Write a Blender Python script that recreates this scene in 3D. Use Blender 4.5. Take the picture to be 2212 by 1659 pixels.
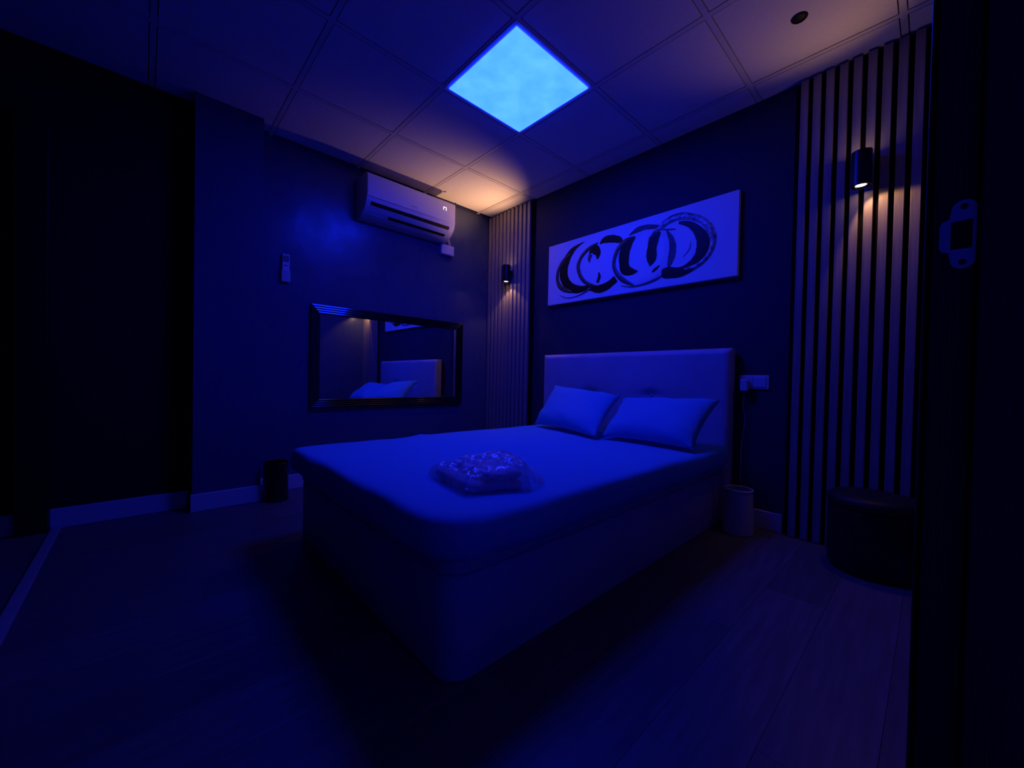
import bpy, bmesh, math, random
from mathutils import Vector, Matrix, noise

for o in list(bpy.data.objects):
    bpy.data.objects.remove(o, do_unlink=True)
random.seed(4)
scene = bpy.context.scene
C = scene.collection

# ------------------------------------------------------------------ camera
cam_data = bpy.data.cameras.new('camera')
cam_data.sensor_fit = 'HORIZONTAL'
cam_data.sensor_width = 36.0
cam_data.lens = 853.93 / 2212.0 * 36.0
cam_data.clip_start = 0.01
cam = bpy.data.objects.new('camera', cam_data)
C.objects.link(cam)
yaw, pitch, roll = 0.81951, -0.01462, 0.02061
cyw, syw = math.cos(yaw), math.sin(yaw)
fwd = Vector((-syw * math.cos(pitch), cyw * math.cos(pitch), math.sin(pitch)))
r0 = Vector((cyw, syw, 0)); u0 = r0.cross(fwd)
rgt = r0 * math.cos(roll) + u0 * math.sin(roll)
upv = -r0 * math.sin(roll) + u0 * math.cos(roll)
M = Matrix((rgt, upv, -fwd)).transposed().to_4x4()
M.translation = Vector((3.1532, -2.6011, 0.8306))
cam.matrix_world = M
scene.camera = cam

# ------------------------------------------------------------------ world and exposure
world = bpy.data.worlds.new('dark_corridor_air')
scene.world = world
world.use_nodes = True
world.node_tree.nodes['Background'].inputs[0].default_value = (0.01, 0.02, 1.0, 1)
world.node_tree.nodes['Background'].inputs[1].default_value = 0.28
scene.view_settings.view_transform = 'Standard'
scene.view_settings.look = 'None'
scene.view_settings.gamma = 1.0
scene.view_settings.exposure = 0.0
scene.view_settings.use_curve_mapping = False

PANEL_STRENGTH = 32.0
PANEL_COLOR = (0.0034, 0.0165, 1.0)
WARM = (1.0, 0.50, 0.24)
H = 2.461                # ceiling height
XR = 3.15                # door wall
GX, GY = 0.618, -0.173   # ceiling grid origin

# ------------------------------------------------------------------ materials
def mat(name, color, rough=0.6, spec=0.5, metal=0.0, bump=0.0, bscale=60.0, var=0.0, vscale=6.0,
        stretch=None, emit=None, estr=0.0, alpha=1.0, trans=0.0, ior=1.45, rvar=0.0, coat=0.0, sheen=0.0):
    m = bpy.data.materials.new(name)
    m.use_nodes = True
    nt = m.node_tree; b = nt.nodes['Principled BSDF']
    b.inputs['Base Color'].default_value = (*color, 1)
    b.inputs['Roughness'].default_value = rough
    b.inputs['Specular IOR Level'].default_value = spec
    b.inputs['Metallic'].default_value = metal
    b.inputs['Alpha'].default_value = alpha
    b.inputs['Transmission Weight'].default_value = trans
    b.inputs['IOR'].default_value = ior
    b.inputs['Coat Weight'].default_value = coat
    b.inputs['Sheen Weight'].default_value = sheen
    if emit:
        b.inputs['Emission Color'].default_value = (*emit, 1)
        b.inputs['Emission Strength'].default_value = estr
    tc = nt.nodes.new('ShaderNodeTexCoord')
    mp = nt.nodes.new('ShaderNodeMapping')
    nt.links.new(tc.outputs['Object'], mp.inputs[0])
    if stretch: mp.inputs['Scale'].default_value = stretch
    if var > 0:
        n = nt.nodes.new('ShaderNodeTexNoise'); n.inputs['Scale'].default_value = vscale
        n.inputs['Detail'].default_value = 5
        nt.links.new(mp.outputs[0], n.inputs['Vector'])
        r = nt.nodes.new('ShaderNodeValToRGB')
        r.color_ramp.elements[0].position = 0.3; r.color_ramp.elements[1].position = 0.7
        r.color_ramp.elements[0].color = (*[c * (1 - var) for c in color], 1)
        r.color_ramp.elements[1].color = (*[min(1, c * (1 + var)) for c in color], 1)
        nt.links.new(n.outputs['Fac'], r.inputs[0])
        nt.links.new(r.outputs[0], b.inputs['Base Color'])
    if rvar > 0:
        n = nt.nodes.new('ShaderNodeTexNoise'); n.inputs['Scale'].default_value = 4.0
        n.inputs['Detail'].default_value = 4
        nt.links.new(tc.outputs['Object'], n.inputs['Vector'])
        mr = nt.nodes.new('ShaderNodeMapRange')
        mr.inputs[1].default_value = 0.3; mr.inputs[2].default_value = 0.7
        mr.inputs[3].default_value = max(0.03, rough - rvar); mr.inputs[4].default_value = rough + rvar
        nt.links.new(n.outputs['Fac'], mr.inputs[0])
        nt.links.new(mr.outputs[0], b.inputs['Roughness'])
    if bump > 0:
        n = nt.nodes.new('ShaderNodeTexNoise'); n.inputs['Scale'].default_value = bscale
        n.inputs['Detail'].default_value = 3
        nt.links.new(mp.outputs[0], n.inputs['Vector'])
        bp = nt.nodes.new('ShaderNodeBump'); bp.inputs['Strength'].default_value = bump
        bp.inputs['Distance'].default_value = 0.004
        nt.links.new(n.outputs['Fac'], bp.inputs['Height'])
        nt.links.new(bp.outputs[0], b.inputs['Normal'])
    return m

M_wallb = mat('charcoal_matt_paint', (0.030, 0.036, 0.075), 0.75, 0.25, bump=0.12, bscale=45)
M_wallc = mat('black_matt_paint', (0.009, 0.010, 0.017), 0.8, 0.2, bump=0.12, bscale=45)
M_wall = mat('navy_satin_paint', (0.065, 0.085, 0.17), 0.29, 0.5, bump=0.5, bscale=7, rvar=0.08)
M_ceil = mat('white_mineral_tile', (0.82, 0.80, 0.78), 0.85, 0.2, bump=0.25, bscale=160, var=0.02, vscale=40)
M_bar = mat('white_grid_enamel', (0.74, 0.72, 0.70), 0.5, 0.4)
M_void = mat('ceiling_void', (0.03, 0.03, 0.03), 0.9, 0.1)
M_floor = [mat('grey_laminate_%s' % n, c, 0.42, 0.4, bump=0.06, bscale=30, var=0.22, vscale=5, stretch=(9, 0.8, 1))
           for n, c in (('light', (0.135, 0.118, 0.118)), ('mid', (0.12, 0.105, 0.105)), ('dark', (0.105, 0.092, 0.092)))]
M_sub = mat('floor_joint', (0.02, 0.02, 0.02), 0.9, 0.1)
M_base = mat('white_skirting', (0.62, 0.60, 0.60), 0.35, 0.5)
M_strip = mat('grey_floor_strip', (0.30, 0.29, 0.31), 0.4, 0.5)
M_slat = mat('grey_oak_slat', (0.30, 0.262, 0.255), 0.42, 0.5, bump=0.15, bscale=40, var=0.2, vscale=9, stretch=(6, 6, 0.35))
M_felt = mat('black_felt', (0.006, 0.006, 0.007), 0.95, 0.05, bump=0.3, bscale=300)
M_black = mat('black_satin_metal', (0.006, 0.006, 0.007), 0.35, 0.5)
M_gloss = mat('black_lacquer', (0.007, 0.007, 0.008), 0.13, 0.6, coat=0.3)
M_mirror = mat('mirror_silver', (0.86, 0.87, 0.88), 0.015, 0.5, metal=1.0)
M_white = mat('white_plastic', (0.68, 0.66, 0.68), 0.32, 0.5)
M_white2 = mat('white_matt_plastic', (0.55, 0.54, 0.56), 0.5, 0.4)
M_slot = mat('dark_slot', (0.008, 0.008, 0.009), 0.6, 0.3)
M_sheet = mat('light_blue_cotton_sheet', (0.10, 0.40, 0.64), 0.8, 0.15, bump=0.1, bscale=140)  # the cloth of sheet and pillows is itself light blue
M_uphol = mat('grey_leatherette', (0.47, 0.44, 0.53), 0.45, 0.45, bump=0.10, bscale=180, var=0.06, vscale=5)
M_towel = mat('white_terry', (0.84, 0.76, 0.84), 0.95, 0.1, bump=0.6, bscale=220)
M_pouf = mat('black_leatherette', (0.012, 0.012, 0.014), 0.5, 0.4, bump=0.1, bscale=150)
M_steel = mat('brushed_steel', (0.62, 0.62, 0.66), 0.38, 0.5, metal=0.6)
M_jamb = mat('dark_wood_jamb', (0.018, 0.017, 0.018), 0.45, 0.4, bump=0.1, bscale=40, stretch=(8, 8, 0.5))
M_bulbrim = mat('bulb_chrome', (0.8, 0.8, 0.8), 0.2, 0.5, metal=1.0)
M_cable = mat('pale_cable', (0.5, 0.5, 0.52), 0.4, 0.5)
M_digit = mat('display_digit', (0.9, 0.9, 1.0), 0.5, 0.5, emit=(0.85, 0.8, 1.0), estr=3.0)
M_lcd = mat('remote_screen', (0.16, 0.17, 0.19), 0.25, 0.5)
M_mark = mat('grey_print', (0.08, 0.08, 0.09), 0.5, 0.4)
M_door = M_jamb
ART = {
 'canvas': mat('white_canvas', (0.86, 0.84, 0.88), 0.75, 0.3, bump=0.2, bscale=350),
 'black': mat('paint_black', (0.006, 0.006, 0.007), 0.5, 0.4, bump=0.2, bscale=60),
 'ink': mat('paint_ink', (0.10, 0.10, 0.12), 0.6, 0.3),
 'umber': mat('paint_umber', (0.13, 0.085, 0.055), 0.5, 0.5, bump=0.8, bscale=70, var=0.5, vscale=40),
 'plum': mat('paint_plum', (0.13, 0.085, 0.08), 0.45, 0.5, bump=0.8, bscale=70, var=0.5, vscale=40),
 'smoke': mat('paint_smoke', (0.10, 0.09, 0.11), 0.6, 0.4, bump=0.3, bscale=60, var=0.4, vscale=14),
 'white': mat('paint_white', (0.76, 0.74, 0.78), 0.6, 0.4, bump=0.3, bscale=60),
 'silver': mat('paint_silver', (0.40, 0.38, 0.41), 0.35, 0.5, metal=0.2, bump=1.0, bscale=55, var=0.75, vscale=38),
}

def panel_material():
    m = bpy.data.materials.new('blue_led_diffuser'); m.use_nodes = True
    nt = m.node_tree; nt.nodes.clear()
    out = nt.nodes.new('ShaderNodeOutputMaterial'); em = nt.nodes.new('ShaderNodeEmission')
    tc = nt.nodes.new('ShaderNodeTexCoord'); n = nt.nodes.new('ShaderNodeTexNoise')
    n.inputs['Scale'].default_value = 7.0; n.inputs['Detail'].default_value = 8
    nt.links.new(tc.outputs['Object'], n.inputs['Vector'])
    r = nt.nodes.new('ShaderNodeValToRGB')
    r.color_ramp.elements[0].position = 0.35; r.color_ramp.elements[1].position = 0.7
    a, g, b = PANEL_COLOR
    r.color_ramp.elements[0].color = (a * 0.8, g * 0.88, b, 1)
    r.color_ramp.elements[1].color = (a * 1.3, g * 1.12, b, 1)
    nt.links.new(n.outputs['Fac'], r.inputs[0])
    nt.links.new(r.outputs[0], em.inputs[0]); em.inputs[1].default_value = PANEL_STRENGTH
    nt.links.new(em.outputs[0], out.inputs[0])
    return m
M_panel = panel_material()

def bulb_material(name, strength):
    m = bpy.data.materials.new(name); m.use_nodes = True
    nt = m.node_tree; nt.nodes.clear()
    out = nt.nodes.new('ShaderNodeOutputMaterial'); em = nt.nodes.new('ShaderNodeEmission')
    em.inputs[0].default_value = (1.0, 0.62, 0.34, 1); em.inputs[1].default_value = strength
    nt.links.new(em.outputs[0], out.inputs[0])
    return m

def film_material():
    m = bpy.data.materials.new('clear_plastic_film'); m.use_nodes = True
    nt = m.node_tree; nt.nodes.clear(); N = nt.nodes.new; L = nt.links.new
    out = N('ShaderNodeOutputMaterial'); mx = N('ShaderNodeMixShader')
    tr = N('ShaderNodeBsdfTransparent'); tr.inputs[0].default_value = (0.96, 0.96, 0.97, 1)
    df = N('ShaderNodeBsdfDiffuse'); df.inputs[0].default_value = (0.85, 0.78, 0.88, 1)
    tl = N('ShaderNodeBsdfTranslucent'); tl.inputs[0].default_value = (0.85, 0.78, 0.88, 1)
    gl = N('ShaderNodeBsdfGlossy'); gl.inputs[0].default_value = (0.9, 0.88, 0.92, 1); gl.inputs['Roughness'].default_value = 0.22
    m1 = N('ShaderNodeMixShader'); m1.inputs[0].default_value = 0.45; L(df.outputs[0], m1.inputs[1]); L(tl.outputs[0], m1.inputs[2])
    m2 = N('ShaderNodeMixShader'); m2.inputs[0].default_value = 0.35; L(m1.outputs[0], m2.inputs[1]); L(gl.outputs[0], m2.inputs[2])
    lw = N('ShaderNodeLayerWeight'); lw.inputs[0].default_value = 0.35
    mr = N('ShaderNodeMapRange'); mr.inputs[3].default_value = 0.26; mr.inputs[4].default_value = 0.78
    L(lw.outputs['Facing'], mr.inputs[0]); L(mr.outputs[0], mx.inputs[0])
    L(tr.outputs[0], mx.inputs[1]); L(m2.outputs[0], mx.inputs[2]); L(mx.outputs[0], out.inputs[0])
    return m
M_film = film_material()

# ------------------------------------------------------------------ helpers
def link(name, me, material=None, parent=None):
    if material is not None:
        me.materials.clear(); me.materials.append(material)
    o = bpy.data.objects.new(name, me); C.objects.link(o)
    if parent is not None: o.parent = parent
    return o

def from_bm(name, bm, material=None, parent=None, smooth=False, origin=None):
    if origin is not None:
        bmesh.ops.translate(bm, verts=bm.verts, vec=-Vector(origin))
    bmesh.ops.recalc_face_normals(bm, faces=bm.faces)
    me = bpy.data.meshes.new(name); bm.to_mesh(me); bm.free()
    if smooth:
        for p in me.polygons: p.use_smooth = True
    o = link(name, me, material, parent)
    if origin is not None: o.location = origin
    return o

def bm_box(bm, x0, x1, y0, y1, z0, z1, bevel=0.0, seg=2):
    r = bmesh.ops.create_cube(bm, size=1.0)
    vs = r['verts']
    for v in vs:
        v.co = Vector((x0 + (v.co.x + .5) * (x1 - x0), y0 + (v.co.y + .5) * (y1 - y0), z0 + (v.co.z + .5) * (z1 - z0)))
    if bevel > 0:
        es = list({e for v in vs for e in v.link_edges})
        bmesh.ops.bevel(bm, geom=es, offset=bevel, segments=seg, affect='EDGES', profile=0.5)

def box(name, x0, x1, y0, y1, z0, z1, material, parent=None, bevel=0.0, seg=2, smooth=False):
    bm = bmesh.new(); bm_box(bm, x0, x1, y0, y1, z0, z1, bevel, seg)
    return from_bm(name, bm, material, parent, smooth)

def lathe(name, prof, center, material, parent=None, n=40, smooth=True, axis=None):
    """prof: list of (radius, z); closed ends where radius is 0"""
    bm = bmesh.new(); rings = []
    for r, z in prof:
        if r <= 1e-6: rings.append([bm.verts.new((0, 0, z))])
        else: rings.append([bm.verts.new((r * math.cos(2 * math.pi * k / n), r * math.sin(2 * math.pi * k / n), z)) for k in range(n)])
    for a, b in zip(rings, rings[1:]):
        for k in range(n):
            k2 = (k + 1) % n
            if len(a) == 1 and len(b) == 1: continue
            if len(a) == 1: bm.faces.new((a[0], b[k], b[k2]))
            elif len(b) == 1: bm.faces.new((a[k], a[k2], b[0]))
            else: bm.faces.new((a[k], a[k2], b[k2], b[k]))
    if axis is not None:
        q = Vector((0, 0, 1)).rotation_difference(Vector(axis))
        bmesh.ops.rotate(bm, verts=bm.verts, matrix=q.to_matrix())
    bmesh.ops.translate(bm, verts=bm.verts, vec=center)
    bmesh.ops.recalc_face_normals(bm, faces=bm.faces)
    o = from_bm(name, bm, material, parent, smooth)
    if smooth:
        md = o.modifiers.new('split', 'EDGE_SPLIT'); md.split_angle = math.radians(40)
    return o

def tube(name, pts, rad, material, parent=None, n=8):
    bm = bmesh.new(); rings = []
    pts = [Vector(p) for p in pts]
    for i, p in enumerate(pts):
        t = (pts[min(i + 1, len(pts) - 1)] - pts[max(i - 1, 0)]).normalized()
        a = t.orthogonal().normalized() if i == 0 else (prev - t * prev.dot(t)).normalized()
        prev = a; b = t.cross(a)
        rings.append([bm.verts.new(p + rad * (a * math.cos(2 * math.pi * k / n) + b * math.sin(2 * math.pi * k / n))) for k in range(n)])
    for a, b in zip(rings, rings[1:]):
        for k in range(n): bm.faces.new((a[k], a[(k + 1) % n], b[(k + 1) % n], b[k]))
    bm.faces.new(rings[0]); bm.faces.new(rings[-1])
    return from_bm(name, bm, material, parent, True)

def extrude_y(name, prof, y0, y1, material, parent=None, smooth=False):
    """closed profile in (x, z) extruded along y"""
    bm = bmesh.new()
    a = [bm.verts.new((x, y0, z)) for x, z in prof]; b = [bm.verts.new((x, y1, z)) for x, z in prof]
    n = len(prof)
    for k in range(n): bm.faces.new((a[k], a[(k + 1) % n], b[(k + 1) % n], b[k]))
    bm.faces.new(a); bm.faces.new(b)
    return from_bm(name, bm, material, parent, smooth)

def spline_pts(pts, sub=5):
    """Catmull-Rom through tuples of any length"""
    out = []
    n = len(pts)
    for i in range(n - 1):
        p0 = pts[max(i - 1, 0)]; p1 = pts[i]; p2 = pts[i + 1]; p3 = pts[min(i + 2, n - 1)]
        for s in range(sub):
            t = s / sub
            out.append(tuple(0.5 * (2 * b + (c - a) * t + (2 * a - 5 * b + 4 * c - d) * t * t + (3 * b - a - 3 * c + d) * t ** 3)
                             for a, b, c, d in zip(p0, p1, p2, p3)))
    out.append(tuple(pts[-1]))
    return out

def thing(name, label, cat, loc, group=None):
    o = bpy.data.objects.new(name, None); C.objects.link(o)
    o.location = loc; o.empty_display_size = 0.05
    o['label'] = label; o['category'] = cat
    if group: o['group'] = group
    bpy.context.view_layer.update()
    return o

def tag(o, label, cat, group=None):
    o['label'] = label; o['category'] = cat
    if group: o['group'] = group
    return o

def struct(o, label=None):
    o['kind'] = 'structure'
    if label: o['label'] = label
    return o

def adopt(parent, *objs):
    """parent objects that were built in world coordinates"""
    inv = Matrix.Translation(-Vector(parent.location))
    for o in objs:
        o.parent = parent
        o.matrix_parent_inverse = inv

# ------------------------------------------------------------------ the room shell
YE = -3.90   # far end of the side passage
XH = 3.45    # corridor side

# floor: slab with separate planks laid along y
floor = struct(box('floor', -0.15, XH, YE - .1, 0.15, -0.10, -0.012, M_sub))
plank_mesh = {}
PW, PL = 0.193, 1.285
k = 0
x = 0.0
while x < XH - 0.01:
    x1 = min(x + PW, XH)
    y = YE - random.choice((0.25, 0.55, 0.85, 1.1, 0.7))
    while y < 0.0:
        a, b = max(y, YE), min(y + PL, 0.0)
        if b - a > 0.02:
            key = (round(x1 - x, 3), round(b - a, 3), k % 3)
            if key not in plank_mesh:
                bm = bmesh.new(); bm_box(bm, 0.0006, x1 - x - 0.0006, 0.0006, b - a - 0.0006, -0.012, 0.0)
                me = bpy.data.meshes.new('plank'); bmesh.ops.recalc_face_normals(bm, faces=bm.faces); bm.to_mesh(me); bm.free()
                me.materials.append(M_floor[k % 3]); plank_mesh[key] = me
            o = bpy.data.objects.new('plank', plank_mesh[key]); C.objects.link(o)
            o.location = (x, a, 0); o.parent = floor
        y += PL; k += random.choice((1, 2))
    x += PW

# walls
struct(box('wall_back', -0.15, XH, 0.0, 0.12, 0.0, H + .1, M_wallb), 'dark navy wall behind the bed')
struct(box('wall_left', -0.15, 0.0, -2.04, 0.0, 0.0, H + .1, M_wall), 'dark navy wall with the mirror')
struct(box('wall_column', -0.15, 0.175, -2.385, -2.04, 0.0, H + .1, M_wall), 'dark boxed-out column in the mirror wall')
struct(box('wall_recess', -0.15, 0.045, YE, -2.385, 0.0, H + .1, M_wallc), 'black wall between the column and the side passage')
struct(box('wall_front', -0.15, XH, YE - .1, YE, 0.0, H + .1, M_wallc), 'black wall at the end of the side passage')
bm = bmesh.new()
bm_box(bm, XR, XR + .11, -1.87, 0.0, 0.0, H + .1)
bm_box(bm, XR, XR + .11, -2.78, -1.87, 2.08, H + .1)
bm_box(bm, XR, XR + .11, YE, -2.78, 0.0, H + .1)
struct(from_bm('wall_right', bm, M_wall), 'dark wall with the doorway')

# baseboards
def baseboard(name, x0, x1, y0, y1):
    o = box(name, x0, x1, y0, y1, 0.0, 0.105, M_base, bevel=0.004)
    return struct(o, 'white baseboard')
baseboard('baseboard_back', 0.66, 2.592, -0.014, -0.0005)
baseboard('baseboard_left', 0.0005, 0.014, -2.038, -0.05)
baseboard('baseboard_column', 0.1755, 0.190, -2.395, -2.03)
baseboard('baseboard_recess', 0.0455, 0.060, -2.949, -2.398)
baseboard('baseboard_passage', 0.0455, 0.060, YE + .001, -3.061)
baseboard('baseboard_right', XR - .014, XR - .0005, -1.80, -0.04)

# ceiling: void slab, tee grid, separate tiles
ceiling = struct(box('ceiling', -0.15, XH, YE - .1, 0.15, H + 0.03, H + 0.12, M_void))
gxs = [GX + 0.6 * i for i in range(-1, 7)]
gys = [GY - 0.6 * j for j in range(-1, 8)]
def inside_x(v): return max(0.0, min(XH, v))
def inside_y(v): return max(YE, min(0.0, v))
BW = 0.012
bar_mesh = {}
for gxv in gxs:
    if 0.02 < gxv < XH - .02:
        o = box('grid_bar', gxv - BW, gxv + BW, YE, 0.0, H - 0.001, H + 0.030, M_bar, ceiling)
for gyv in gys:
    if YE + .02 < gyv < -0.02:
        xs = [0.0] + [g for g in gxs if 0.02 < g < XH - .02] + [XH]
        for a, b in zip(xs, xs[1:]):
            a2 = a + (BW if a > 0 else 0); b2 = b - (BW if b < XH else 0)
            if b2 - a2 < .03: continue
            key = round(b2 - a2, 4)
            if key not in bar_mesh:
                bm = bmesh.new(); bm_box(bm, 0, b2 - a2, -BW, BW, -0.001, 0.030)
                bmesh.ops.recalc_face_normals(bm, faces=bm.faces)
                me = bpy.data.meshes.new('grid_bar'); bm.to_mesh(me); bm.free(); me.materials.append(M_bar); bar_mesh[key] = me
            o = bpy.data.objects.new('grid_bar', bar_mesh[key]); C.objects.link(o); o.location = (a2, gyv, H); o.parent = ceiling
tile_mesh = {}
PCX, PCY = GX + 0.9, GY - 0.9          # lit panel sits in this cell
xs = sorted({inside_x(v) for v in gxs} | {0.0, XH}); ys = sorted({inside_y(v) for v in gys} | {0.0, YE})
TG = 0.0045                             # open joint beside the tees
for a, b in zip(xs, xs[1:]):
    for p, q in zip(ys, ys[1:]):
        if b - a < .03 or q - p < .03: continue
        cx, cy_ = (a + b) / 2, (p + q) / 2
        if abs(cx - PCX) < .05 and abs(cy_ - PCY) < .05: continue
        ax = a + (BW + TG if a > 0.001 else 0.0); bx = b - (BW + TG if b < XH - .001 else 0.0)
        py = p + (BW + TG if p > YE + .001 else 0.0); qy = q - (BW + TG if q < -0.001 else 0.0)
        key = (round(bx - ax, 4), round(qy - py, 4))
        if key not in tile_mesh:
            bm = bmesh.new(); bm_box(bm, 0, key[0], 0, key[1], 0.0, 0.018)
            bmesh.ops.recalc_face_normals(bm, faces=bm.faces)
            me = bpy.data.meshes.new('ceiling_tile'); bm.to_mesh(me); bm.free(); me.materials.append(M_ceil); tile_mesh[key] = me
        o = bpy.data.objects.new('ceiling_tile', tile_mesh[key]); C.objects.link(o)
        o.location = (ax, py, H); o.parent = ceiling

# ------------------------------------------------------------------ blue ceiling light panel
lp = thing('ceiling_light_panel', 'square glowing blue light panel set in the ceiling grid', 'ceiling light', (PCX, PCY, H))
hw = 0.2745; fo = 0.2975
bm = bmesh.new()
for (x0, x1, y0, y1) in ((-fo, fo, hw, fo), (-fo, fo, -fo, -hw), (-fo, -hw, -hw, hw), (hw, fo, -hw, hw)):
    bm_box(bm, x0, x1, y0, y1, -0.004, 0.012)
from_bm('frame', bm, M_bar, lp)
box('diffuser', -hw, hw, -hw, hw, -0.009, 0.008, M_panel, lp)

# ------------------------------------------------------------------ door frame close to the camera
door = struct(box('door_1', 3.142, 3.262, -1.897, -1.869, 0.0, 2.08, M_jamb), 'dark door jamb at the right edge')
def door_part(name, *a, **k):
    o = box(name, *a, **k); adopt(door, o); return o
adopt(door, box('door_stop', 3.183, 3.262, -1.909, -1.897, 0.0, 2.07, M_jamb, bevel=0.002))
adopt(door, box('casing', 3.1395, 3.1495, -1.897, -1.82, 0.0, 2.14, M_jamb, bevel=0.003))
adopt(door, box('hinge_jamb', 3.142, 3.262, -2.78, -2.752, 0.0, 2.08, M_jamb))
adopt(door, box('head_jamb', 3.142, 3.262, -2.752, -1.897, 2.05, 2.08, M_jamb))
def curve_plate(name, splines, depth, mtx, material):
    cu = bpy.data.curves.new(name, 'CURVE'); cu.dimensions = '2D'; cu.fill_mode = 'BOTH'; cu.extrude = depth
    cu.bevel_depth = 0.0003
    for pts in splines:
        s = cu.splines.new('POLY'); s.points.add(len(pts) - 1); s.use_cyclic_u = True
        for q, (a, b) in zip(s.points, pts): q.co = (a, b, 0, 1)
    t = bpy.data.objects.new('tmp', cu); C.objects.link(t)
    bpy.context.view_layer.update()
    me = bpy.data.meshes.new_from_object(t.evaluated_get(bpy.context.evaluated_depsgraph_get()))
    bpy.data.objects.remove(t, do_unlink=True)
    me.name = name
    me.transform(mtx)
    return link(name, me, material)
def arc(cx, cy_, r, a0, a1, n=10):
    return [(cx + r * math.cos(math.radians(a0 + (a1 - a0) * i / n)), cy_ + r * math.sin(math.radians(a0 + (a1 - a0) * i / n))) for i in range(n + 1)]
# local plate coordinates: a = x - 3.170, b = z - 1.0105
outline = ([(0.0108, 0.030)] + arc(0.0008, 0.030, 0.010, 0, 180, 12) + [(-0.0106, 0.020), (-0.0165, 0.017), (-0.0185, 0.012),
           (-0.0185, -0.013), (-0.0165, -0.018), (-0.0106, -0.020)] + arc(0.0008, -0.030, 0.010, 180, 360, 12))
hole = [(-0.0098, 0.0165), (0.0080, 0.0165), (0.0080, -0.0172), (-0.0098, -0.0172)]
s1 = arc(0.0008, 0.0325, 0.0037, 0, 340, 16); s2 = arc(0.0008, -0.0325, 0.0037, 0, 340, 16)
mt = Matrix.Translation((3.1705, -1.8982, 1.0105)) @ Matrix(((1, 0, 0, 0), (0, 0, -1, 0), (0, 1, 0, 0), (0, 0, 0, 1)))
sp = curve_plate('strike_plate', [outline, hole, s1, s2], 0.0008, mt, M_steel)
sp['label'] = 'pale metal strike plate with square latch hole'
adopt(door, sp)
adopt(door, box('latch_pocket', 3.1608, 3.1784, -1.8978, -1.880, 0.9935, 1.0268, M_slot))
for zz in (1.043, 0.978):
    sc = lathe('screw', [(0, 0.0012), (0.0033, 0.0006), (0.0036, -0.002), (0, -0.002)], (0, 0, 0), M_black, n=16, axis=(0, -1, 0))
    sc.location = (3.1713, -1.8985, zz); adopt(door, sc)

# ------------------------------------------------------------------ bed
BX0, BX1, BY0, BY1 = 0.975, 2.300, -2.010, -0.105
bed = thing('bed', 'upholstered storage bed base with buttoned headboard', 'bed', ((BX0 + BX1) / 2, (BY0 + BY1) / 2, 0))

def rr_points(x0, x1, y0, y1, rad, per=8, straight=10):
    """closed rounded-rectangle outline, same vertex count for every call; rad = (x0y0, x1y0, x1y1, x0y1)"""
    cs = [(x0, y0, 1, 1, 180), (x1, y0, -1, 1, 270), (x1, y1, -1, -1, 0), (x0, y1, 1, -1, 90)]
    corners = []
    for (cx, cy_, sx, sy, a0), r in zip(cs, rad):
        r = max(r, 0.001)
        corners.append([(cx + sx * r + r * math.cos(math.radians(a0 + 90 * i / per)), cy_ + sy * r + r * math.sin(math.radians(a0 + 90 * i / per))) for i in range(per + 1)])
    out = []
    for i in range(4):
        out += corners[i]
        a = corners[i][-1]; b = corners[(i + 1) % 4][0]
        out += [(a[0] + (b[0] - a[0]) * t / straight, a[1] + (b[1] - a[1]) * t / straight) for t in range(1, straight)]
    return out

def ring_solid(name, rings, material, smooth=True, cap_bottom=True, cap_top=True):
    bm = bmesh.new(); vr = [[bm.verts.new(p) for p in r] for r in rings]
    n = len(rings[0])
    for a, b in zip(vr, vr[1:]):
        for k in range(n): bm.faces.new((a[k], a[(k + 1) % n], b[(k + 1) % n], b[k]))
    if cap_bottom: bm.faces.new(vr[0])
    if cap_top: bm.faces.new(vr[-1])
    o = from_bm(name, bm, material, None, smooth)
    return o

def prism_rr(name, x0, x1, y0, y1, z0, z1, rad, material, edge=0.008):
    prof = [(edge, z0), (edge * .3, z0 + edge * .3), (0, z0 + edge), (0, z1 - edge), (edge * .3, z1 - edge * .3), (edge, z1)]
    rings = [[(px, py, z) for px, py in rr_points(x0 + i, x1 - i, y0 + i, y1 - i, [max(r - i, .002) for r in rad])] for i, z in prof]
    o = ring_solid(name, rings, material)
    md = o.modifiers.new('split', 'EDGE_SPLIT'); md.split_angle = math.radians(45)
    return o
RAD = (0.03, 0.075, 0.02, 0.02)
base = prism_rr('base_box', BX0, BX1, BY0, BY1, 0.0, 0.292, RAD, M_uphol)
lid = prism_rr('lid', BX0 - .003, BX1 + .003, BY0 - .003, BY1, 0.2935, 0.345, RAD, M_uphol, 0.01)
adopt(bed, base, lid)
# headboard with two visible tufts
HX0, HX1, HY0, HY1, HZ = 0.855, 2.335, -0.098, -0.022, 1.035
tufts = [(HX0 + (HX1 - HX0) / 3, 0.735), (HX0 + 2 * (HX1 - HX0) / 3, 0.735), (HX0 + (HX1 - HX0) / 3, 0.45), (HX0 + 2 * (HX1 - HX0) / 3, 0.45)]
bm = bmesh.new()
nx, nz = 74, 52
def hb_pt(i, j):
    px = HX0 + (HX1 - HX0) * i / nx; pz = 0.02 + (HZ - 0.02) * j / nz
    e = min(px - HX0, HX1 - px, HZ - pz)
    y = HY0
    if e < 0.022: y += 0.022 * (1 - math.sqrt(max(0, 1 - (1 - e / 0.022) ** 2)))
    for tx, tz in tufts:
        dx, dz = px - tx, pz - tz
        y += 0.020 * math.exp(-(dx * dx / 0.0025 + dz * dz / 0.0009)) + 0.006 * math.exp(-(dx * dx / 0.02 + dz * dz / 0.00012))
    y += 0.0015 * noise.noise((px * 5, pz * 5, 1.3))
    return (px, y, pz)
g = [[bm.verts.new(hb_pt(i, j)) for j in range(nz + 1)] for i in range(nx + 1)]
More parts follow.
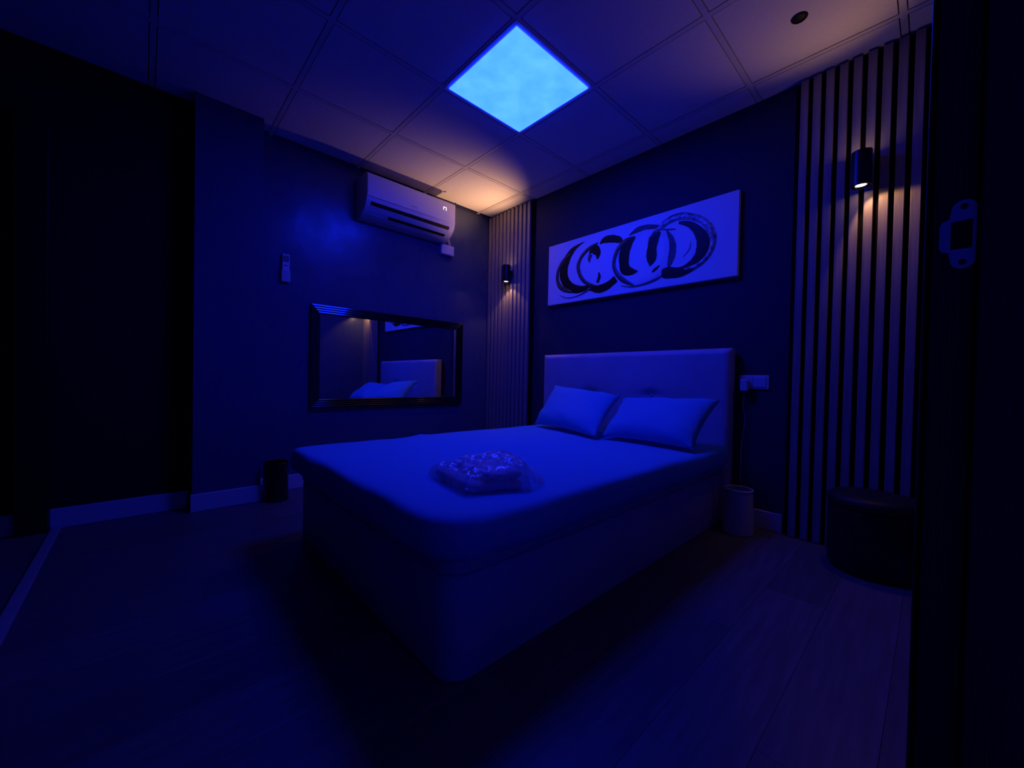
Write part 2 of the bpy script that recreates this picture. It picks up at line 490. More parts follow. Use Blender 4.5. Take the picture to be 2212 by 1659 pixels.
for i in range(nx):
    for j in range(nz): bm.faces.new((g[i][j], g[i + 1][j], g[i + 1][j + 1], g[i][j + 1]))
loop = [g[i][0] for i in range(nx + 1)] + [g[nx][j] for j in range(1, nz + 1)] + [g[i][nz] for i in range(nx - 1, -1, -1)] + [g[0][j] for j in range(nz - 1, 0, -1)]
bk = [bm.verts.new((v.co.x, HY1, v.co.z)) for v in loop]
for k in range(len(loop)):
    k2 = (k + 1) % len(loop); bm.faces.new((loop[k], loop[k2], bk[k2], bk[k]))
bm.faces.new(bk)
hb = from_bm('headboard', bm, M_uphol, None, True)
md = hb.modifiers.new('split', 'EDGE_SPLIT'); md.split_angle = math.radians(50)
adopt(bed, hb)
for tx, tz in tufts[:2]:
    b = lathe('button', [(0, 0.006), (0.008, 0.005), (0.013, 0.001), (0.014, -0.004), (0, -0.004)], (0, 0, 0), M_uphol, n=20, axis=(0, -1, 0))
    b.location = (tx, HY0 + 0.0205, tz); b.parent = hb

# ------------------------------------------------------------------ mattress in its light blue sheet
MX0, MX1, MY0, MY1, MZ = 0.985, 2.365, -2.070, -0.105, 0.470
mattress = thing('mattress', 'thin mattress in a smooth light blue fitted sheet on the bed base', 'mattress', ((MX0 + MX1) / 2, (MY0 + MY1) / 2, 0.346))
MR = (0.05, 0.13, 0.10, 0.05)
core = prism_rr('mattress_core', MX0 + .03, MX1 - .06, MY0 + .06, MY1 - .01, 0.3455, 0.445, (0.04, 0.06, 0.04, 0.04), M_white2, 0.015)
prof = [(0.040, 0.352), (0.020, 0.354), (0.008, 0.364), (0.0, 0.385), (-0.004, 0.410), (0.0, 0.440), (0.004, 0.453), (0.011, 0.462), (0.024, 0.4675), (0.055, MZ)]
ins = [0.10, 0.15, 0.20, 0.25, 0.30, 0.36, 0.42, 0.48, 0.54, 0.60, 0.64, 0.665]
rings = []
for i, z in prof + [(i, MZ) for i in ins]:
    ring = []
    for px, py in rr_points(MX0 + i, MX1 - i, MY0 + i, MY1 - i, [max(r - i, .010) for r in MR], per=10, straight=34):
        top = max(0.0, min(1.0, (z - 0.43) / 0.04))
        d = 0.006 * noise.noise((px * 3.0, py * 3.0, 0.2)) + 0.003 * noise.noise((px * 9, py * 7, 3.1))
        # one crease over the far edge, a slight hump at the near corner
        d += 0.010 * math.exp(-((px - 1.00) ** 2 / 0.004 + (py + 1.36) ** 2 / 0.0022))
        d += 0.005 * math.exp(-((px - 2.28) ** 2 / 0.006 + (py + 1.98) ** 2 / 0.006))
        side = (1 - top) * 0.010 * noise.noise((px * 6 + 4, py * 6, z * 8))
        cx, cy_ = (MX0 + MX1) / 2, (MY0 + MY1) / 2
        nxv = (1 if px > cx else -1) if abs(px - cx) > .6 else 0
        nyv = (1 if py > cy_ else -1) if abs(py - cy_) > .9 else 0
        hem = 0.010 * noise.noise((px * 4, py * 4, 7.7)) if z < 0.36 else 0.0
        ring.append((px + side * nxv, min(py + side * nyv, MY1 + .001), z + d * top + hem * .6))
    rings.append(ring)
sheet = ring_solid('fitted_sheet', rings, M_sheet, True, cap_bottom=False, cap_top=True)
adopt(mattress, core, sheet)

# ------------------------------------------------------------------ pillows
def pillow(label, BL, BR, TR, TL, thick, seed, sag):
    BL, BR, TR, TL = map(Vector, (BL, BR, TR, TL))
    ctr = (BL + BR + TR + TL) / 4
    nrm = ((BR - BL) + (TR - TL)).cross((TL - BL) + (TR - BR)).normalized()
    if nrm.y > 0: nrm = -nrm
    N = 30; bm = bmesh.new(); grids = []
    for s in (1, -1):
        g = []
        for i in range(N + 1):
            row = []
            u = -1 + 2 * i / N
            for j in range(N + 1):
                v = -1 + 2 * j / N
                if s == -1 and (i in (0, N) or j in (0, N)):
                    row.append(grids[0][i][j]); continue
                # seams bow inwards between the corners
                uu = u * (1 - 0.07 * (1 - v * v)); vv = v * (1 - 0.10 * (1 - u * u))
                a, b = (uu + 1) / 2, (vv + 1) / 2
                p = (BL * (1 - a) + BR * a) * (1 - b) + (TL * (1 - a) + TR * a) * b
                f = ((1 - u ** 4) * (1 - v ** 4)) ** 0.62
                t = thick * f * (1.0 if s == 1 else 0.35)
                t += f ** .3 * 0.006 * noise.noise((u * 2.2 + seed, v * 2.2, s))
                # pulls radiating from the seams
                w = math.sin(9 * (u * 0.8 + v) + 3 * noise.noise((u * 1.5, v * 1.5, seed)))
                edge = (1 - f)
                t += 0.008 * w * edge * min(1, 4 * f) + 0.004 * noise.noise((u * 7 + v * 5 + seed, v * 2.5 - u, 2.0)) * min(1, 2 * f)
                p = p + nrm * s * t
                p.z -= sag * (1 - u * u) * max(0, -v) * 0.2
                row.append(bm.verts.new(p))
            g.append(row)
        grids.append(g)
    for s, g in zip((1, -1), grids):
        for i in range(N):
            for j in range(N):
                q = (g[i][j], g[i + 1][j], g[i + 1][j + 1], g[i][j + 1])
                try: bm.faces.new(q)
                except ValueError: pass
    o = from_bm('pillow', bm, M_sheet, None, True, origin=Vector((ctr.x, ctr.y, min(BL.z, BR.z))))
    tag(o, label, 'pillow', 'bed pillows')
    return o
pillow('pale pillow nearer the corner sconce, one corner raised against headboard', (1.085, -0.435, .487), (1.782, -0.625, .487), (1.690, -0.21, .725), (1.085, -0.195, .783), 0.075, 1.0, 0.0)
pillow('pale pillow nearer the wall socket, lying lower and longer', (1.770, -0.560, .487), (2.325, -0.562, .487), (2.335, -0.232, .730), (1.712, -0.228, .705), 0.075, 5.0, 0.0)

# ------------------------------------------------------------------ towels in a clear bag on the bed
tw = thing('towel_pack', 'folded towels wrapped in crinkled clear plastic on the bed', 'towels', (2.10, -1.765, 0.472))
Fc, Rc, Lc = Vector((2.195, -1.885)), Vector((2.268, -1.700)), Vector((1.930, -1.845))
ex, ey = (Fc - Lc), (Rc - Fc)
def pk(a, b): return Lc + ex * a + ey * b
def towel(name, a0, a1, b0, b1, z0, z1, seed):
    bm = bmesh.new(); N = 16
    rings = []
    for zi, (ins_, z) in enumerate(((0.06, z0), (0.015, z0 + .006), (0.0, (z0 + z1) / 2), (0.015, z1 - .006), (0.07, z1))):
        ring = []
        for px, py in rr_points(0, 1, 0, 1, (0.09, 0.12, 0.1, 0.1), per=4, straight=8):
            qx = .5 + (px - .5) * (1 - 2 * ins_); qy = .5 + (py - .5) * (1 - 2 * ins_)
            p = pk(a0 + (a1 - a0) * qx, b0 + (b1 - b0) * qy)
            ring.append((p.x, p.y, z + 0.004 * noise.noise((p.x * 14, p.y * 14, seed + z * 9))))
        rings.append(ring)
    o = ring_solid(name, rings, M_towel); adopt(tw, o); return o
towel('folded_towel', 0.02, 0.99, 0.03, 0.98, 0.474, 0.506, 1)
towel('folded_towel', 0.06, 0.97, 0.30, 0.98, 0.507, 0.536, 4)
# the bag: crumpled film dome with a flat tail of film at the side
bm = bmesh.new(); NU, NV = 56, 42
def ridged(x, y, z): return 1 - abs(noise.noise((x, y, z)))
def bag_h(a, b):
    """height of the crumpled film over the sheet"""
    p = pk(a, b)
    e = min(a + .06, 1.06 - a, b + .05)
    up = min(1.0, max(0.0, e) / 0.13) ** 0.45
    bb = min(1, max(0, b)); bb = bb * bb * (3 - 2 * bb)
    h = (0.050 + 0.045 * bb * (0.45 + 0.55 * math.sin(math.pi * min(1, max(0, a))))) * up
    ang = math.atan2(b - .38, (a - .52) * 1.3); rad = math.hypot(b - .38, (a - .52) * 1.3)
    fold = abs(math.sin(5.0 * ang + 2.0 * noise.noise((p.x * 9, p.y * 9, 1.0))))
    h += 0.014 * (fold - .5) * min(1, rad * 5) * math.exp(-rad * 1.6) * up
    h += 0.020 * (ridged(p.x * 15, p.y * 21, 2.0) - .80) * up + 0.010 * (ridged(p.x * 44 + p.y * 20, p.y * 31, 5.0) - .78) * up
    h -= 0.016 * up * math.exp(-rad * rad / .012)
    return max(0.0008, h)
def bag_pt(i, j):
    a = -0.06 + 1.12 * i / NU; b = -0.05 + 1.09 * min(j, NV - 2) / (NV - 2)
    p = pk(a, b)
    z = 0.474 + bag_h(a, b)
    if j >= NV - 1:                                  # back of the bag drops to the sheet
        t = (j - (NV - 2)) / 2
        z = 0.475 + (z - 0.475) * (1 - t); p = p + Vector((-0.004, 0.012)) * t
    off = 0.006 * noise.noise((p.x * 20, p.y * 20, 8.0))
    return Vector((p.x + off, p.y + off * .6, max(0.4745, z)))
g = [[bm.verts.new(bag_pt(i, j)) for j in range(NV + 1)] for i in range(NU + 1)]
for i in range(NU):
    for j in range(NV):
        if (i + j) % 2:
            bm.faces.new((g[i][j], g[i + 1][j], g[i + 1][j + 1])); bm.faces.new((g[i][j], g[i + 1][j + 1], g[i][j + 1]))
        else:
            bm.faces.new((g[i][j], g[i + 1][j], g[i][j + 1])); bm.faces.new((g[i + 1][j], g[i + 1][j + 1], g[i][j + 1]))
bag = from_bm('plastic_bag', bm, M_film, None, False); adopt(tw, bag)
bm = bmesh.new(); rows = []
SP = [pk(a_, 1.035).to_3d() + Vector((0, 0, .476 + bag_h(a_, 1.035))) for a_ in [1.03 - .75 * k / 16 for k in range(17)]]
QA, QC, QB = Vector((2.285, -1.650, .477)), Vector((2.215, -1.500, .470)), Vector((2.075, -1.600, .530))
for i in range(13):
    t = i / 12
    row = []
    for j in range(17):
        q = j / 16
        a = SP[j].copy()
        b = QA * (1 - q) ** 2 + QC * 2 * q * (1 - q) + QB * q * q
        p = a.lerp(b, t)
        p.z += 0.022 * (ridged(p.x * 45, p.y * 38, 3) - .7) * min(1, 2 * t)
        p.z = max(p.z, 0.4775)
        row.append(bm.verts.new(p))
    rows.append(row)
for a, b in zip(rows, rows[1:]):
    for j in range(16): bm.faces.new((a[j], a[j + 1], b[j + 1], b[j]))
tail = from_bm('bag_tail', bm, M_film, None, False); adopt(tw, tail)
tube('bag_seam', [tuple(v + Vector((0, 0, .001))) for v in SP], 0.0016, M_film)
adopt(tw, bpy.data.objects['bag_seam'])

# ------------------------------------------------------------------ slat panels and sconces
def slat_panel(label, first, n, pitch, b0, b1):
    t = thing('slat_panel', label, 'wall panel', ((b0 + b1) / 2, -0.0005, 0.0), 'slatted wall panels')
    t.location.z = 0.002
    bk = box('backing', b0, b1, -0.012, -0.001, 0.004, H - .012, M_felt); adopt(t, bk)
    bm = bmesh.new(); bm_box(bm, -0.0168, 0.0168, -0.0335, -0.012, 0.004, H - .012, 0.0015, 1)
    bmesh.ops.recalc_face_normals(bm, faces=bm.faces)
    me = bpy.data.meshes.new('slat'); bm.to_mesh(me); bm.free(); me.materials.append(M_slat)
    for k in range(n):
        o = bpy.data.objects.new('slat', me); C.objects.link(o)
        o.location = (first + pitch * k, 0, 0); adopt(t, o)
    return t
slat_panel('floor-to-ceiling grey slat panel in the corner beside the mirror wall', 0.032, 11, 0.0548, 0.004, 0.640)
slat_panel('floor-to-ceiling grey slat panel between the socket and the door', 2.640, 10, 0.0538, 2.600, 3.146)

def sconce(label, x, z0, z1, up_w, down_w, tilt_up, tilt_down):
    y = -0.100; zc = (z0 + z1) / 2; R = 0.039
    t = thing('wall_sconce', label, 'wall lamp', (x, -0.034, zc), 'up and down wall sconces')
    # shade: open tube with a dividing floor
    sh = lathe('shade', [(R - .0025, z0), (R, z0), (R, z1), (R - .0025, z1), (R - .0025, zc + .002), (0, zc + .002)], (x, y, 0), M_black, n=40)
    sh2 = lathe('shade_lining', [(R - .0025, z0), (R - .0030, z0), (R - .0030, zc - .002), (0, zc - .002)], (x, y, 0), M_black, n=40)
    arm = box('wall_bracket', x - .022, x + .022, y + R - .004, -0.0345, zc - .035, zc + .035, M_black, bevel=0.003)
    adopt(t, sh, sh2, arm)
    for sgn, w, tilt, zr in ((1, up_w, tilt_up, z1), (-1, down_w, tilt_down, z0)):
        zb = zr - sgn * 0.004
        bz = lathe('bulb_reflector', [(0.0255, 0.0), (0.024, 0.001), (0.021, -0.002), (0.014, -0.030), (0.0, -0.030)] if sgn > 0 else
                   [(0.0255, 0.0), (0.024, -0.001), (0.021, 0.002), (0.014, 0.030), (0.0, 0.030)], (x, y, zb), M_bulbrim, n=28)
        face = lathe('bulb_face', [(0.0205, 0.0), (0.012, sgn * .0015), (0.0, sgn * .002)], (x, y, zb - sgn * .003), M_bulb if w > 0 else M_bulb, n=28)
        adopt(t, bz, face)
        ld = bpy.data.lights.new('sconce_bulb', 'SPOT'); ld.energy = w; ld.color = WARM
        ld.spot_size = math.radians(92 if sgn > 0 else 108); ld.spot_blend = 1.0 if sgn > 0 else 0.35; ld.shadow_soft_size = 0.008
        lo = bpy.data.objects.new('bulb_light', ld); C.objects.link(lo)
        lo.location = (x, y, zb + sgn * .006)
        d = Vector((tilt[0], tilt[1], sgn)).normalized()
        lo.rotation_euler = Vector((0, 0, -1)).rotation_difference(d).to_euler()
        bpy.context.view_layer.update()
        adopt(t, lo)
    return t
M_bulb = bulb_material('warm_bulb', 14.0)
sconce('black cylinder sconce on the corner slat panel', 0.365, 1.737, 1.893, 22.0, 1.7, (-0.08, -0.66), (0.0, 0.0))
sconce('black cylinder sconce on the slat panel by the door', 2.887, 1.780, 1.944, 2.9, 2.2, (-0.30, -0.82), (0.6, 0.0))

# ------------------------------------------------------------------ wall art
PX, PZ, PWD, PHT = 1.588, 1.720, 1.497, 0.506
art = thing('canvas_painting', 'wide white canvas painted with overlapping dark rings above headboard', 'painting', (PX, -0.0005, PZ - PHT / 2))
cv = box('canvas', PX - PWD / 2, PX + PWD / 2, -0.034, -0.001, PZ - PHT / 2, PZ + PHT / 2, ART['canvas'], bevel=0.0015)
adopt(art, cv)
STROKES = [
  ('black', [(-0.368,0.21,0.0018),(-0.43,0.194,0.0095),(-0.488,0.167,0.0209),(-0.541,0.111,0.0308),(-0.572,0.039,0.0352),(-0.576,-0.03,0.0375),(-0.535,-0.102,0.0336),(-0.463,-0.151,0.0305),(-0.368,-0.164,0.0215),(-0.298,-0.143,0.0071)]),
  ('umber', [(-0.506,0.142,0.0065),(-0.574,0.109,0.0159),(-0.626,0.049,0.0167),(-0.645,-0.013,0.0175),(-0.631,-0.086,0.0199),(-0.573,-0.139,0.0206),(-0.486,-0.175,0.0098)]),
  ('black', [(-0.32,0.103,0.0047),(-0.281,0.131,0.0313),(-0.241,0.094,0.0255),(-0.243,0.046,0.0067)]),
  ('smoke', [(-0.305,0.095,0.0179),(-0.319,0.065,0.0161),(-0.315,0.032,0.0028)]),
  ('umber', [(-0.237,0.172,0.0045),(-0.321,0.148,0.0152),(-0.391,0.101,0.0161),(-0.426,0.037,0.0177),(-0.415,-0.032,0.0171),(-0.37,-0.099,0.0152),(-0.308,-0.14,0.0125),(-0.231,-0.164,0.0034)]),
  ('black', [(-0.224,0.158,0.0045),(-0.182,0.178,0.0212),(-0.117,0.172,0.0246),(-0.054,0.148,0.02),(-0.02,0.118,0.0037)]),
  ('black', [(-0.312,-0.17,0.0134),(-0.219,-0.188,0.0268),(-0.14,-0.172,0.0263),(-0.075,-0.132,0.0233)]),
  ('black', [(-0.23,-0.057,0.0027),(-0.222,-0.091,0.0115),(-0.238,-0.137,0.0107)]),
  ('smoke', [(0.027,0.16,0.0032),(0.089,0.183,0.0187),(0.157,0.186,0.0175),(0.223,0.172,0.014),(0.283,0.16,0.0042)]),
  ('black', [(0.078,0.136,0.0037),(0.02,0.101,0.0317),(-0.008,0.039,0.0365),(-0.01,-0.029,0.0344),(0.004,-0.081,0.0339),(0.055,-0.105,0.0212),(0.101,-0.11,0.0037)]),
  ('plum', [(0.077,0.141,0.0039),(0.002,0.128,0.0176),(-0.057,0.088,0.0175),(-0.088,0.029,0.0159),(-0.094,-0.039,0.0151),(-0.063,-0.103,0.017),(-0.007,-0.159,0.0187),(0.075,-0.207,0.0045)]),
  ('smoke', [(0.309,0.125,0.0037),(0.336,0.062,0.0217),(0.352,-0.004,0.0242),(0.343,-0.071,0.0228),(0.324,-0.133,0.0049)]),
  ('white', [(0.28,0.122,0.015),(0.311,0.054,0.0195),(0.31,-0.029,0.0182),(0.286,-0.102,0.0206),(0.239,-0.15,0.0224),(0.163,-0.18,0.0224),(0.066,-0.197,0.012)]),
  ('black', [(0.263,0.126,0.0075),(0.225,0.082,0.0262),(0.204,0.022,0.0299),(0.204,-0.042,0.032),(0.195,-0.091,0.0039)]),
  ('black', [(0.212,-0.138,0.006),(0.238,-0.122,0.011),(0.266,-0.101,0.004)]),
  ('black', [(0.39,0.155,0.007),(0.459,0.126,0.0162),(0.513,0.072,0.024),(0.547,0.005,0.0356),(0.548,-0.055,0.0373),(0.518,-0.114,0.0315),(0.46,-0.156,0.0292),(0.399,-0.172,0.0292),(0.328,-0.162,0.0333),(0.28,-0.157,0.0222)]),
  ('smoke', [(0.271,0.184,0.0022),(0.34,0.206,0.0084),(0.416,0.204,0.0091),(0.504,0.175,0.0026)]),
  ('ink', [(-0.027,-0.195,0.0024),(0.067,-0.215,0.0045),(0.163,-0.209,0.0074),(0.248,-0.19,0.009),(0.284,-0.168,0.0022)]),
  ('ink', [(-0.615,-0.181,0.0015),(-0.537,-0.214,0.0033),(-0.429,-0.214,0.0038),(-0.327,-0.184,0.0063),(-0.298,-0.16,0.0018)]),
  ('ink', [(0.47,0.016,0.0006),(0.463,-0.036,0.0023),(0.424,-0.076,0.0013)]),
  ('silver', [(0.178,0.057,0.003),(0.194,0.111,0.0105),(0.257,0.152,0.0165),(0.319,0.182,0.0187),(0.389,0.19,0.0182),(0.458,0.175,0.0194),(0.524,0.14,0.021),(0.576,0.085,0.0216),(0.604,0.017,0.0207),(0.605,-0.042,0.0166),(0.581,-0.098,0.0138),(0.544,-0.134,0.0132),(0.499,-0.155,0.0152),(0.436,-0.161,0.0069)]),
  ('silver', [(0.276,0.147,0.0105),(0.313,0.131,0.0056),(0.37,0.119,0.0014)]),
]

for si, (mname, pts) in enumerate(STROKES):
    sp_ = spline_pts(pts, 7)
    lift = 0.0006 + si * 0.00012
    thickness = {'silver': 0.008, 'umber': 0.005, 'plum': 0.005}.get(mname, 0.0008)
    bm = bmesh.new(); rows = []
    K = 6
    for i, (sx, sz, w) in enumerate(sp_):
        a = sp_[max(i - 1, 0)]; b = sp_[min(i + 1, len(sp_) - 1)]
        tx, tz = b[0] - a[0], b[1] - a[1]; L = math.hypot(tx, tz) or 1
        nxv, nzv = -tz / L, tx / L
        w = max(w, 0.0008) * (1.14 if mname == 'black' else 1.0)
        w *= 1 + 0.10 * noise.noise((sx * 40, sz * 40, si))
        row = []
        for k in range(K + 1):
            s = -1 + 2 * k / K
            h = lift + thickness * (1 - s * s) + (thickness * .5 * noise.noise((sx * 60 + s * 3, sz * 60, si)) if thickness > .002 else 0) * (1 - s * s)
            row.append(bm.verts.new((PX + sx + nxv * w * s, -0.034 - max(h, .0003), PZ + sz + nzv * w * s)))
        rows.append(row)
    for a, b in zip(rows, rows[1:]):
        for k in range(K): bm.faces.new((a[k], a[k + 1], b[k + 1], b[k]))
    adopt(art, from_bm('brush_stroke', bm, ART[mname], None, True))

# ------------------------------------------------------------------ mirror
Y0, Y1, Z0, Z1 = -1.702, -0.345, 0.580, 1.347
mir = thing('wall_mirror', 'wide wall mirror in a ridged glossy black frame', 'mirror', (0.0005, (Y0 + Y1) / 2, Z0))
FW = 0.066
# stepped profile: (inset from outer edge, height off the wall)
prof = [(0.0, 0.001), (0.0, 0.0285)]
for k in range(4):
    i0 = 0.0158 * k; h0 = 0.0300 - 0.0048 * k
    prof += [(i0 + 0.0006, h0), (i0 + 0.0100, h0 + 0.0025)]
    for q in range(1, 6):                       # rounded shoulder down to the next step
        an = math.radians(12 + 66 * q / 5)
        prof.append((i0 + 0.0092 + 0.0058 * math.sin(an), h0 + 0.0025 - 0.0062 * (1 - math.cos(an)) * 1.15))
prof += [(FW, 0.0100), (FW, 0.001)]
quads = [((Y0, Z0), (1, 1)), ((Y1, Z0), (-1, 1)), ((Y1, Z1), (-1, -1)), ((Y0, Z1), (1, -1))]
for s in range(4):
    (ya, za), (da, ea) = quads[s]; (yb, zb), (db, eb) = quads[(s + 1) % 4]
    bm = bmesh.new()
    A = [bm.verts.new((h, ya + da * i, za + ea * i)) for i, h in prof]; B = [bm.verts.new((h, yb + db * i, zb + eb * i)) for i, h in prof]
    for k in range(len(prof) - 1): bm.faces.new((A[k], A[k + 1], B[k + 1], B[k]))
    bm.faces.new(A); bm.faces.new(B)
    o = from_bm('frame_rail' if s % 2 == 0 else 'frame_stile', bm, M_gloss, None, True); adopt(mir, o)
    md = o.modifiers.new('split', 'EDGE_SPLIT'); md.split_angle = math.radians(17)
adopt(mir, box('mirror_glass', 0.002, 0.010, Y0 + FW - .004, Y1 - FW + .004, Z0 + FW - .004, Z1 - FW + .004, M_mirror))

# ------------------------------------------------------------------ air conditioner
AY0, AY1 = -1.376, -0.580
ac = thing('air_conditioner', 'white split air conditioner above the mirror', 'air conditioner', (0.0005, (AY0 + AY1) / 2, 2.055))
full = [(0.001, 2.368), (0.175, 2.368), (0.192, 2.364), (0.200, 2.352), (0.2035, 2.30), (0.2035, 2.20), (0.2005, 2.178), (0.196, 2.160), (0.188, 2.143), (0.172, 2.120), (0.150, 2.098), (0.120, 2.078), (0.085, 2.064), (0.045, 2.058), (0.001, 2.058)]
notch = full[:8] + [(0.194, 2.154), (0.140, 2.170), (0.125, 2.150), (0.150, 2.0985)] + full[11:]
bm = bmesh.new()
def ext(prof_, y0, y1):
    a = [bm.verts.new((x_, y0, z_)) for x_, z_ in prof_]; b = [bm.verts.new((x_, y1, z_)) for x_, z_ in prof_]
    n = len(prof_)
    for k in range(n): bm.faces.new((a[k], a[(k + 1) % n], b[(k + 1) % n], b[k]))
    bm.faces.new(a); bm.faces.new(b)
ext(full, AY0, AY0 + .036); ext(notch, AY0 + .036, AY1 - .050); ext(full, AY1 - .050, AY1)
adopt(ac, from_bm('body', bm, M_white))
adopt(ac, box('front_panel', 0.2030, 0.2085, AY0 + .002, AY1 - .002, 2.186, 2.352, M_white, bevel=0.0025))
adopt(ac, extrude_y('end_cap', [(0.1 + (x_ - .1) * .93, 2.21 + (z_ - 2.21) * .94) for x_, z_ in full], AY1, AY1 + .005, M_white))
adopt(ac, extrude_y('air_outlet', [(0.1930, 2.1535), (0.1405, 2.1690), (0.1262, 2.1500), (0.1450, 2.1060), (0.1400, 2.135), (0.174, 2.133), (0.180, 2.1330)], AY0 + .037, AY1 - .051, M_slot))
lv = extrude_y('louver', [(0.1820, 2.1270), (0.1780, 2.1300), (0.1450, 2.1020), (0.1500, 2.0975)], AY0 + .038, AY1 - .052, M_white)
adopt(ac, lv)
adopt(ac, extrude_y('louver', [(0.1460, 2.0962), (0.1475, 2.0942), (0.1265, 2.0802), (0.1250, 2.0825)], AY0 + .20, AY1 - .064, M_slot))
def seg(y0, y1, z0, z1): return (y0, y1, z0, z1)
dig = bmesh.new()
for (y0, y1, z0, z1) in ((-0.703, -0.677, 2.301, 2.305), (-0.706, -0.702, 2.279, 2.3025), (-0.678, -0.674, 2.279, 2.3025)):
    bm_box(dig, 0.2084, 0.2092, y0, y1, z0, z1)
dgo = from_bm('display_digit', dig, M_digit); dgo['label'] = 'glowing white display character'
adopt(ac, dgo)
lg = bmesh.new()
for k in range(7):
    yy = -1.013 + k * 0.0085
    hh = 0.0085 if k in (0, 3) else 0.0060
    bm_box(lg, 0.2084, 0.2088, yy, yy + .0018, 2.213, 2.213 + hh)
    bm_box(lg, 0.2084, 0.2088, yy, yy + .006, 2.213, 2.2147)
    if k % 2: bm_box(lg, 0.2084, 0.2088, yy, yy + .006, 2.2175, 2.219)
adopt(ac, from_bm('maker_mark', lg, M_mark))
adopt(ac, box('side_clip', 0.185, 0.205, AY1 - .002, AY1 + .007, 2.366, 2.378, M_mark, bevel=0.001))

# junction box and the short pipe to it
jb = thing('junction_box', 'small white junction box on the wall under the air conditioner', 'junction box', (0.0005, -0.535, 1.962))
adopt(jb, box('box_body', 0.001, 0.034, -0.607, -0.468, 1.962, 2.053, M_white, bevel=0.004))
adopt(jb, box('box_cover', 0.034, 0.038, -0.604, -0.471, 1.965, 2.050, M_white, bevel=0.002))
adopt(jb, tube('pipe', [(0.018, -0.508, 2.052), (0.020, -0.514, 2.075), (0.032, -0.535, 2.100), (0.045, -0.556, 2.118)], 0.010, M_white, n=12))
tag(jb, 'small white junction box on the wall under the air conditioner', 'junction box')

# ------------------------------------------------------------------ remote control in its holder
rm = thing('remote_control', 'slim white remote control in a holder on the mirror wall', 'remote control', (0.0005, -1.871, 1.474))
adopt(rm, box('holder', 0.001, 0.030, -1.899, -1.843, 1.474, 1.560, M_white2, bevel=0.004))
adopt(rm, box('remote_body', 0.006, 0.025, -1.895, -1.847, 1.490, 1.670, M_white, bevel=0.006, seg=3))
lcd = curve_plate('screen', [arc(0.009, 0.012, 0.009, 0, 90, 5) + arc(-0.009, 0.012, 0.009, 90, 180, 5) + arc(-0.009, -0.014, 0.009, 180, 270, 5) + arc(0.009, -0.014, 0.009, 270, 360, 5)],
                  0.0005, Matrix.Translation((0.0253, -1.871, 1.636)) @ Matrix(((0, 0, 1, 0), (1, 0, 0, 0), (0, 1, 0, 0), (0, 0, 0, 1))), M_lcd)
adopt(rm, lcd)
for k in range(3):
    adopt(rm, box('button', 0.0248, 0.0266, -1.884 + k * .0095, -1.877 + k * .0095, 1.585, 1.592, M_mark, bevel=0.0006))

# ------------------------------------------------------------------ wall socket, charger and cable
so = thing('wall_socket', 'white double wall plate with socket and switch by headboard', 'socket', (2.434, -0.0005, 0.797))
adopt(so, box('plate', 2.358, 2.510, -0.010, -0.001, 0.797, 0.877, M_white, bevel=0.003))
adopt(so, box('switch_rocker', 2.438, 2.496, -0.014, -0.010, 0.809, 0.866, M_white, bevel=0.002))
adopt(so, box('socket_insert', 2.370, 2.428, -0.0125, -0.010, 0.808, 0.866, M_white, bevel=0.001))
ch = thing('phone_charger', 'white charger plug with thin cable hanging from the wall plate', 'charger', (2.393, -0.0130, 0.783))
adopt(ch, box('charger_body', 2.374, 2.412, -0.052, -0.0130, 0.783, 0.853, M_white, bevel=0.006, seg=3))
adopt(ch, tube('cable', [tuple(p) for p in spline_pts([(2.393, -0.034, 0.784), (2.391, -0.032, 0.74), (2.389, -0.028, 0.69), (2.397, -0.024, 0.62), (2.393, -0.026, 0.55), (2.385, -0.03, 0.45), (2.388, -0.04, 0.33), (2.395, -0.05, 0.21), (2.41, -0.07, 0.10), (2.42, -0.09, 0.012)], 5)], 0.0017, M_cable, n=6))

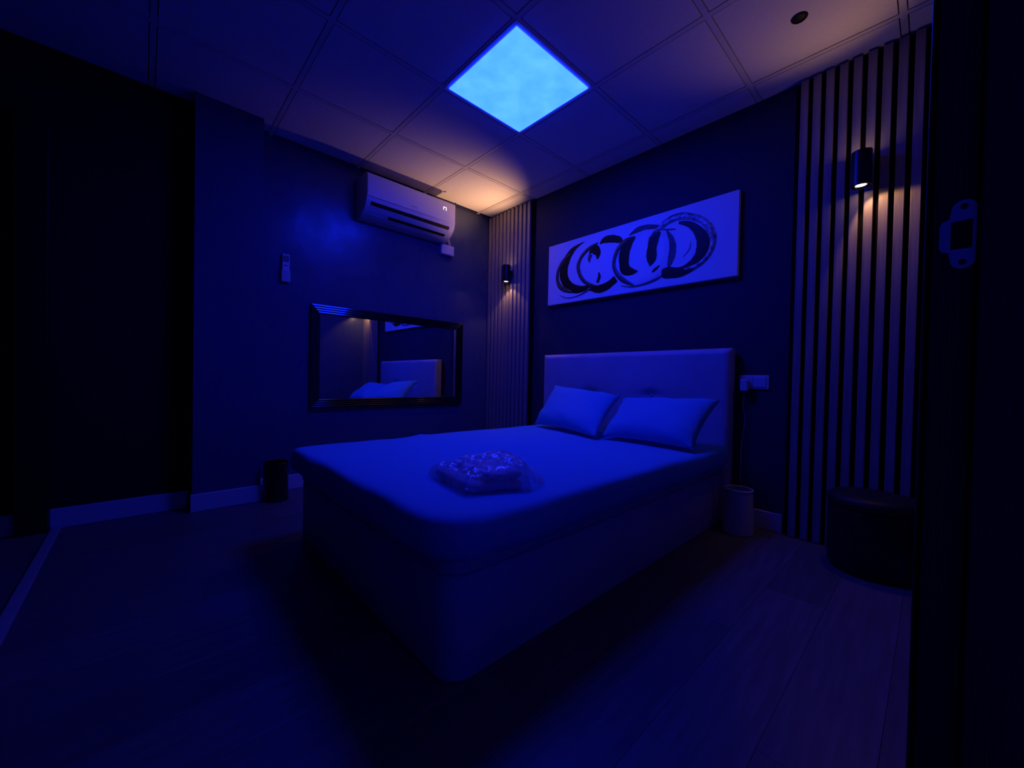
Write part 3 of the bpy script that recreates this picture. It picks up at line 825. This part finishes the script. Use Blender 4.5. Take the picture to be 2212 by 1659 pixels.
# ------------------------------------------------------------------ bins and pouf
wb = thing('white_bin', 'white round bin on the floor between bed and slat panel', 'bin', (2.422, -0.175, 0.0))
adopt(wb, lathe('bin_body', [(0, 0.001), (0.072, 0.001), (0.076, 0.006), (0.068, 0.236), (0.064, 0.236), (0.064, 0.232), (0.070, 0.012), (0, 0.010)], (2.422, -0.175, 0), M_white2))
adopt(wb, lathe('rim', [(0.0685, 0.234), (0.0705, 0.236), (0.0705, 0.243), (0.067, 0.246), (0.0625, 0.243), (0.0625, 0.236)], (2.422, -0.175, 0), M_white2))
kb = thing('black_bin', 'small glossy black bin on the floor against the column', 'bin', (0.205, -1.957, 0.0))
adopt(kb, lathe('bin_body', [(0, 0.001), (0.066, 0.001), (0.070, 0.006), (0.0725, 0.030), (0.0725, 0.236), (0.069, 0.236), (0.068, 0.012), (0, 0.010)], (0.205, -1.957, 0), M_gloss, n=44))
adopt(kb, lathe('rim', [(0.0735, 0.236), (0.0755, 0.239), (0.0755, 0.247), (0.072, 0.250), (0.0675, 0.247), (0.0675, 0.236)], (0.205, -1.957, 0), M_gloss, n=44))
adopt(kb, lathe('foot_ring', [(0.071, 0.002), (0.0745, 0.004), (0.0745, 0.026), (0.0725, 0.030)], (0.205, -1.957, 0), M_gloss, n=44))
pf = thing('pouf', 'round black pouf on the floor in front of the door-side slats', 'pouf', (2.975, -0.200, 0.0))
adopt(pf, lathe('body', [(0, 0.004), (0.146, 0.004), (0.155, 0.015), (0.158, 0.05), (0.159, 0.18), (0.157, 0.285), (0, 0.285)], (2.975, -0.2, 0), M_pouf, n=56))
adopt(pf, lathe('cushion_top', [(0, 0.286), (0.150, 0.286), (0.1605, 0.292), (0.163, 0.306), (0.160, 0.326), (0.148, 0.337), (0.10, 0.345), (0, 0.348)], (2.975, -0.2, 0), M_pouf, n=56))

# ------------------------------------------------------------------ recessed spot in the ceiling
dl = thing('ceiling_spot', 'small unlit recessed round spot in the ceiling above the door-side slats', 'ceiling light', (2.70, -0.474, H))
adopt(dl, lathe('trim_ring', [(0.020, -0.002), (0.023, -0.005), (0.028, -0.005), (0.032, -0.001), (0.032, -0.0004), (0.020, -0.0004)], (2.70, -0.474, H), M_black))
adopt(dl, lathe('lens', [(0.0, -0.0040), (0.012, -0.0036), (0.020, -0.0015), (0.020, -0.0006), (0, -0.0006)], (2.70, -0.474, H), M_slot))

# ------------------------------------------------------------------ side passage at the left: floor strip and black frame post
struct(box('trim_1', 0.061, XR - .001, -2.942, -2.906, 0.0005, 0.014, M_strip, bevel=0.004), 'pale floor strip across the side passage')
struct(box('door_2', 0.0455, 0.105, -3.060, -2.950, 0.0, 2.10, M_black, bevel=0.003), 'black frame post of the side passage')
